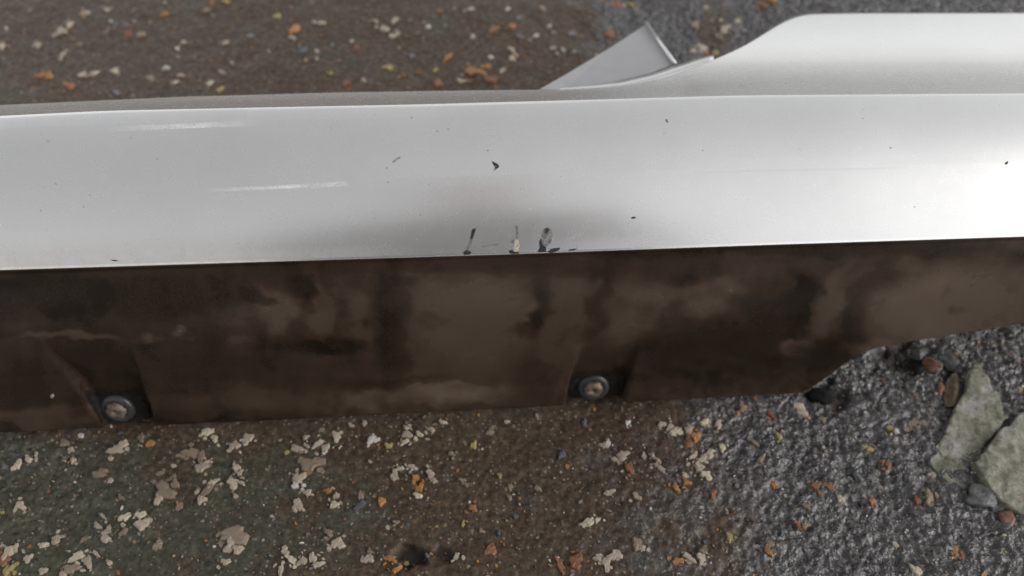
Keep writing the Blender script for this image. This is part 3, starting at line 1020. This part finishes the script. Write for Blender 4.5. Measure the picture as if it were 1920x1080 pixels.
zone_list(0, 0, 3, [
    (275, 425, 13, O_), (215, 430, 8, K_), (390, 480, 13, K_), (920, 75, 11, O_), (715, 185, 10, K_), (790, 190, 10, T_), (345, 170, 10, B_), (390, 135, 9, B_), (310, 190, 8, B_), (480, 75, 9, B_), (350, 305, 10, B_), (460, 425, 10, C_),
    (530, 410, 8, B_), (650, 400, 9, C_), (930, 380, 7, W_), (980, 460, 8, C_), (1015, 425, 8, B_), (1180, 465, 7, C_), (1235, 500, 8, Y_), (1245, 400, 8, B_), (1265, 235, 7, B_), (1030, 235, 7, B_), (1160, 55, 10, T_), (1190, 15, 9, K_),
    (1270, 10, 8, Y_), (1660, 160, 14, O_), (1640, 210, 8, W_), (1705, 285, 12, S_), (1810, 135, 7, B_), (1770, 130, 6, B_), (1410, 200, 6, G_), (1300, 345, 6, B_), (1780, 325, 6, B_), (1855, 410, 6, Y_), (655, 525, 8, G_), (850, 440, 10, T_),
    (165, 60, 8, T_), (10, 260, 10, B_), (205, 250, 8, B_), (600, 55, 8, B_), (840, 120, 8, T_), (35, 160, 6, B_)])
zone_list(640, 0, 3, [
    (600, 325, 10, O_), (745, 410, 18, O_), (265, 380, 9, Y_), (240, 160, 11, C_), (190, 120, 8, B_), (300, 115, 8, B_), (290, 200, 8, C_), (315, 180, 8, B_), (125, 450, 8, B_), (25, 465, 11, K_), (545, 470, 11, K_), (670, 460, 9, B_),
    (960, 160, 10, O_), (855, 170, 12, K_), (955, 290, 10, B_), (960, 335, 8, B_), (840, 330, 7, W_), (1000, 215, 9, G_), (740, 210, 7, B_), (435, 405, 7, K_), (345, 415, 8, K_), (530, 395, 8, Y_), (905, 405, 8, B_), (840, 455, 13, K_),
    (1245, 290, 9, B_), (1190, 280, 8, B_), (1170, 160, 8, B_), (1510, 200, 11, K_), (1560, 20, 14, K_), (1520, 15, 10, O_), (1630, 25, 9, Y_), (1130, 60, 8, B_), (1095, 210, 6, W_), (730, 65, 6, W_), (490, 155, 6, W_), (550, 70, 8, K_)])
zone_list(1280, 0, 3, [
    (450, 20, 16, K_), (500, 10, 10, O_), (70, 140, 13, T_), (240, 160, 14, B_), (200, 200, 12, T_), (110, 265, 13, B_), (190, 290, 10, Y_), (310, 115, 9, B_), (60, 290, 9, B_), (130, 40, 7, B_), (160, 110, 9, T_)])
for x, y, r, c in LST[:288]:
    add_chip(x, y, r * random.uniform(0.85, 1.05), c, random.uniform(0.7, 1.0))
rest = LST[288:]

# the many small ones: one part
KINDS = [B_, B_, W_, T_, T_, T_, T_, K_, O_, Y_, G_, G_, G_, S_, D_, D_]
ks = list(CHIP)
V = []; F = []; MI = []


def stuff_chip(x, y, r, kind, el, h=0.0007):
    p = ground_pt(x, y); sc = pxm(p)
    n = random.choice([5, 6, 7, 8]); k0 = len(V); a0 = random.uniform(0, 6.28)
    pts = []
    for i in range(n):
        a = 2 * math.pi * i / n; rr = r * sc * random.uniform(0.6, 1.15)
        u, v = math.cos(a) * rr, math.sin(a) * rr * el
        pts.append((u * math.cos(a0) - v * math.sin(a0), u * math.sin(a0) + v * math.cos(a0)))
    z = p[2] + random.uniform(0.0001, h)
    for u, v in pts: V.append((p[0] + u * 1.1, p[1] + v * 1.1, z - 0.0018))
    for u, v in pts: V.append((p[0] + u * 0.9, p[1] + v * 0.9, z + random.uniform(0, 0.0004)))
    for i in range(n):
        j = (i + 1) % n
        F.append((k0 + i, k0 + j, k0 + n + j, k0 + n + i)); MI.append(ks.index(kind))
    F.append(tuple(k0 + n + i for i in range(n))); MI.append(ks.index(kind))


for x, y, r, c in rest: stuff_chip(x, y, r, c, 0.8)
# crumbs around the larger chips make ragged clusters
for x, y, r, c in LST:
    for _ in range(random.randint(1, 4) if r > 8 else random.randint(0, 2)):
        a = random.uniform(0, 6.28); q = r * random.uniform(0.8, 1.7)
        stuff_chip(x + q * math.cos(a), y + q * math.sin(a) * 0.8, r * random.uniform(0.22, 0.5), c if random.random() < 0.8 else random.choice(KINDS), random.uniform(0.4, 1))
for _ in range(4600):
    x = random.uniform(-150, 2070); y = random.uniform(-120, 1180)
    if 230 < y < 600: continue
    r = min(9, 1.3 + random.expovariate(1 / 1.5))
    kind = random.choice(KINDS)
    if x > 1250 and random.random() < 0.5: kind = random.choice([G_, S_, T_, D_])
    stuff_chip(x, y, r, kind, random.uniform(0.4, 1))
for _ in range(2600):                                   # pale grit over the wet areas, its colour standing in for glints
    if random.random() < 0.62: x, y = random.uniform(1150, 2000), random.uniform(620, 1120)
    else: x, y = random.uniform(1000, 2000), random.uniform(-90, 190)
    g = at(x, y)
    if random.random() > float(wetness(np.array(g[0]), np.array(g[1]))): continue
    stuff_chip(x, y, random.uniform(1.2, 3.2), random.choice([W_, G_, G_, G_, S_, S_]), random.uniform(0.3, 0.9))
me = mesh_from('small_chips', V, F, False)
for k in ks: me.materials.append(CHIP[k])
me.polygons.foreach_set('material_index', np.array(MI, np.int32))
o = link('small_chips', me, None, ground)
o['kind'] = 'stuff'

# ------------------------------------------------------------------ the photographer, squatting behind the phone
CLOTH_M = simple('dark_jacket', (0.030, 0.032, 0.038), 0.85, 0.3, 120, 0.4, dist=0.002)
JEANS_M = simple('dark_trousers', (0.028, 0.032, 0.045), 0.85, 0.3, 150, 0.4, dist=0.002)
SKIN_M = simple('skin', (0.42, 0.27, 0.20), 0.55, 0.08, 60, 0.1)
HAIR_M = simple('dark_hair', (0.022, 0.016, 0.012), 0.6, 0.4, 300, 0.6, dist=0.002)
SHOE_M = simple('dark_shoes', (0.02, 0.02, 0.02), 0.5, 0.3, 100, 0.2)
EYE_M = simple('eye_white', (0.7, 0.68, 0.66), 0.2, 0.05, 50, 0.0)
person = bpy.data.objects.new('person', None)
COL.objects.link(person)
person.location = (0, -0.42, 0)
tag(person, 'person in dark clothes squatting behind the side skirt and holding up a phone', 'person')


def skinned(name, pts, edges, mat, parent, sub=2, root=0):
    me = bpy.data.meshes.new(name)
    me.from_pydata([p[0] for p in pts], edges, [])
    o = bpy.data.objects.new(name, me)
    COL.objects.link(o)
    md = o.modifiers.new('skin', 'SKIN')
    md.use_smooth_shade = True
    for k, p in enumerate(pts):
        r = p[1]
        me.skin_vertices[0].data[k].radius = (r, r) if isinstance(r, float) else r
    me.skin_vertices[0].data[root].use_root = True
    sb = o.modifiers.new('sub', 'SUBSURF'); sb.levels = sb.render_levels = sub
    me.materials.append(mat)
    o.parent = parent
    o.matrix_parent_inverse = Matrix.Translation(-person.location)
    return o


# trunk, arms, legs: one continuous body
pts = [((0, -.64, .27), (.15, .12)), ((0, -.61, .40), (.14, .11)), ((0, -.55, .56), (.155, .115)), ((0, -.43, .71), (.16, .115)), ((0, -.35, .78), (.11, .08)), ((0, -.24, .84), .055), ((0, -.17, .90), .06)]
ed = [(k, k + 1) for k in range(6)]
for sgn in (-1, 1):
    b = len(pts)
    pts += [((sgn * .17, -.41, .77), .062), ((sgn * .25, -.30, .64), .052), ((sgn * .27, -.20, .53), .045), ((sgn * .19, -.11, .51), .038), ((sgn * .125, -.045, .505), .028)]
    ed += [(3, b), (b, b + 1), (b + 1, b + 2), (b + 2, b + 3), (b + 3, b + 4)]
    b = len(pts)
    pts += [((sgn * .10, -.60, .25), .105), ((sgn * .17, -.42, .36), .088), ((sgn * .22, -.25, .44), .064), ((sgn * .205, -.32, .26), .060), ((sgn * .19, -.43, .10), .043), ((sgn * .19, -.40, .045), .042), ((sgn * .205, -.25, .030), .035)]
    ed += [(0, b), (b, b + 1), (b + 1, b + 2), (b + 2, b + 3), (b + 3, b + 4), (b + 4, b + 5), (b + 5, b + 6)]
body = skinned('body', pts, ed, CLOTH_M, person)
for sgn in (-1, 1):                                       # shoes over the feet
    sh = skinned('shoe', [((sgn * .188, -.46, .042), .040), ((sgn * .192, -.38, .050), .048), ((sgn * .205, -.28, .040), .046), ((sgn * .212, -.21, .030), .032)], [(0, 1), (1, 2), (2, 3)], SHOE_M, person)

# head: turned down to the phone
bm = bmesh.new()
bmesh.ops.create_icosphere(bm, subdivisions=5, radius=1)
for v in bm.verts:
    x, y, z = v.co                                        # +y is the face, z the crown
    X_ = x * .076 * (1 - .22 * max(0, -z) ** 1.5); Y_0 = y * .096; Z_ = z * .118
    if y > 0:
        Y_0 += .018 * math.exp(-((x / .16) ** 2 + ((z + .12) / .22) ** 2))          # nose
        Y_0 -= .010 * (math.exp(-(((x - .38) / .2) ** 2 + ((z - .10) / .15) ** 2)) + math.exp(-(((x + .38) / .2) ** 2 + ((z - .10) / .15) ** 2)))
        Y_0 += .006 * math.exp(-((x / .35) ** 2 + ((z + .46) / .07) ** 2)) + .008 * math.exp(-((x / .4) ** 2 + ((z + .85) / .18) ** 2))
    v.co = Vector((X_, Y_0, Z_))
HM = Matrix.Translation((0, -.13, 0.955)) @ Matrix.Rotation(R(-38), 4, 'X')
me = bpy.data.meshes.new('head'); bm.to_mesh(me); bm.free()
me.transform(HM)
me.polygons.foreach_set('use_smooth', np.ones(len(me.polygons), bool))
head = link('head', me, SKIN_M, person)


def ball(name, c, r, mat, sub=3):
    bm = bmesh.new(); bmesh.ops.create_icosphere(bm, subdivisions=sub, radius=1)
    for v in bm.verts: v.co = HM @ (Vector(c) + Vector((v.co.x * r[0], v.co.y * r[1], v.co.z * r[2])))
    me = bpy.data.meshes.new(name); bm.to_mesh(me); bm.free()
    me.polygons.foreach_set('use_smooth', np.ones(len(me.polygons), bool))
    o = link(name, me, mat, head)
    o.matrix_parent_inverse = Matrix.Identity(4)
    return o


for sgn in (-1, 1):
    ball('eye', (sgn * .030, .079, .014), (.012, .010, .009), EYE_M)
    ball('ear', (sgn * .076, -.004, -.004), (.009, .018, .030), SKIN_M)
bm = bmesh.new(); bmesh.ops.create_icosphere(bm, subdivisions=5, radius=1)
kill = []
for v in bm.verts:
    x, y, z = v.co
    k = 1 + .05 * float(fbm(np.array(x * 9), np.array(y * 9 + z * 4), 5, 3))
    v.co = Vector((x * .084 * k, y * .103 * k - .006, z * .124 * k + .004))
    if (y > 0.1 and z < 0.55) or z < -0.35: kill.append(v)
bmesh.ops.delete(bm, geom=kill, context='VERTS')
me = bpy.data.meshes.new('hair'); bm.to_mesh(me); bm.free(); me.transform(HM)
me.polygons.foreach_set('use_smooth', np.ones(len(me.polygons), bool))
hair = link('hair', me, HAIR_M, head)
hair.matrix_parent_inverse = Matrix.Identity(4)

# phone just behind the lens
PM = Matrix.Translation(Vector(CAM)) @ Matrix.Rotation(TILT, 4, 'X')
bm = bmesh.new(); bmesh.ops.create_cube(bm, size=1)
for v in bm.verts: v.co = Vector((v.co.x * .152 + .048, v.co.y * .074 - .018, v.co.z * .008 + .012))
bmesh.ops.bevel(bm, geom=list(bm.edges), offset=.0025, segments=3, affect='EDGES')
me = bpy.data.meshes.new('phone'); bm.to_mesh(me); bm.free(); me.transform(PM)
phone = tag(link('phone', me, simple('phone_case', (0.02, 0.02, 0.022), 0.3, 0.1, 100, 0)), 'dark phone held level in both hands above the side skirt', 'phone')
for sgn in (-1, 1):                                       # hands close round the phone's short ends
    e = .048 + sgn * .076
    pw = PM.inverted() @ Vector((sgn * .125, -.045, .505))
    palm = Vector((e + sgn * .022, -.020, .020))
    def Wd(p): return tuple(PM @ Vector(p))
    P = [(Wd(pw), .024), (Wd((pw + palm) / 2), (.030, .018)), (Wd(palm), (.036, .014))]
    E = [(0, 1), (1, 2)]
    for k in range(4):
        yy = .012 - k * .017; ln_ = (.060, .066, .062, .050)[k]
        b = len(P)
        P += [(Wd((e + sgn * .020, yy, .012)), .0085), (Wd((e + sgn * .006, yy, .000)), .0080), (Wd((e - sgn * (ln_ - .045), yy - .002, -.0005)), .0068)]
        E += [(2, b), (b, b + 1), (b + 1, b + 2)]
    b = len(P)
    P += [(Wd((e + sgn * .012, -.046, .026)), .0105), (Wd((e - sgn * .010, -.034, .028)), .0092), (Wd((e - sgn * .028, -.020, .027)), .0078)]
    E += [(2, b), (b, b + 1), (b + 1, b + 2)]
    skinned('hand', P, E, SKIN_M, person)
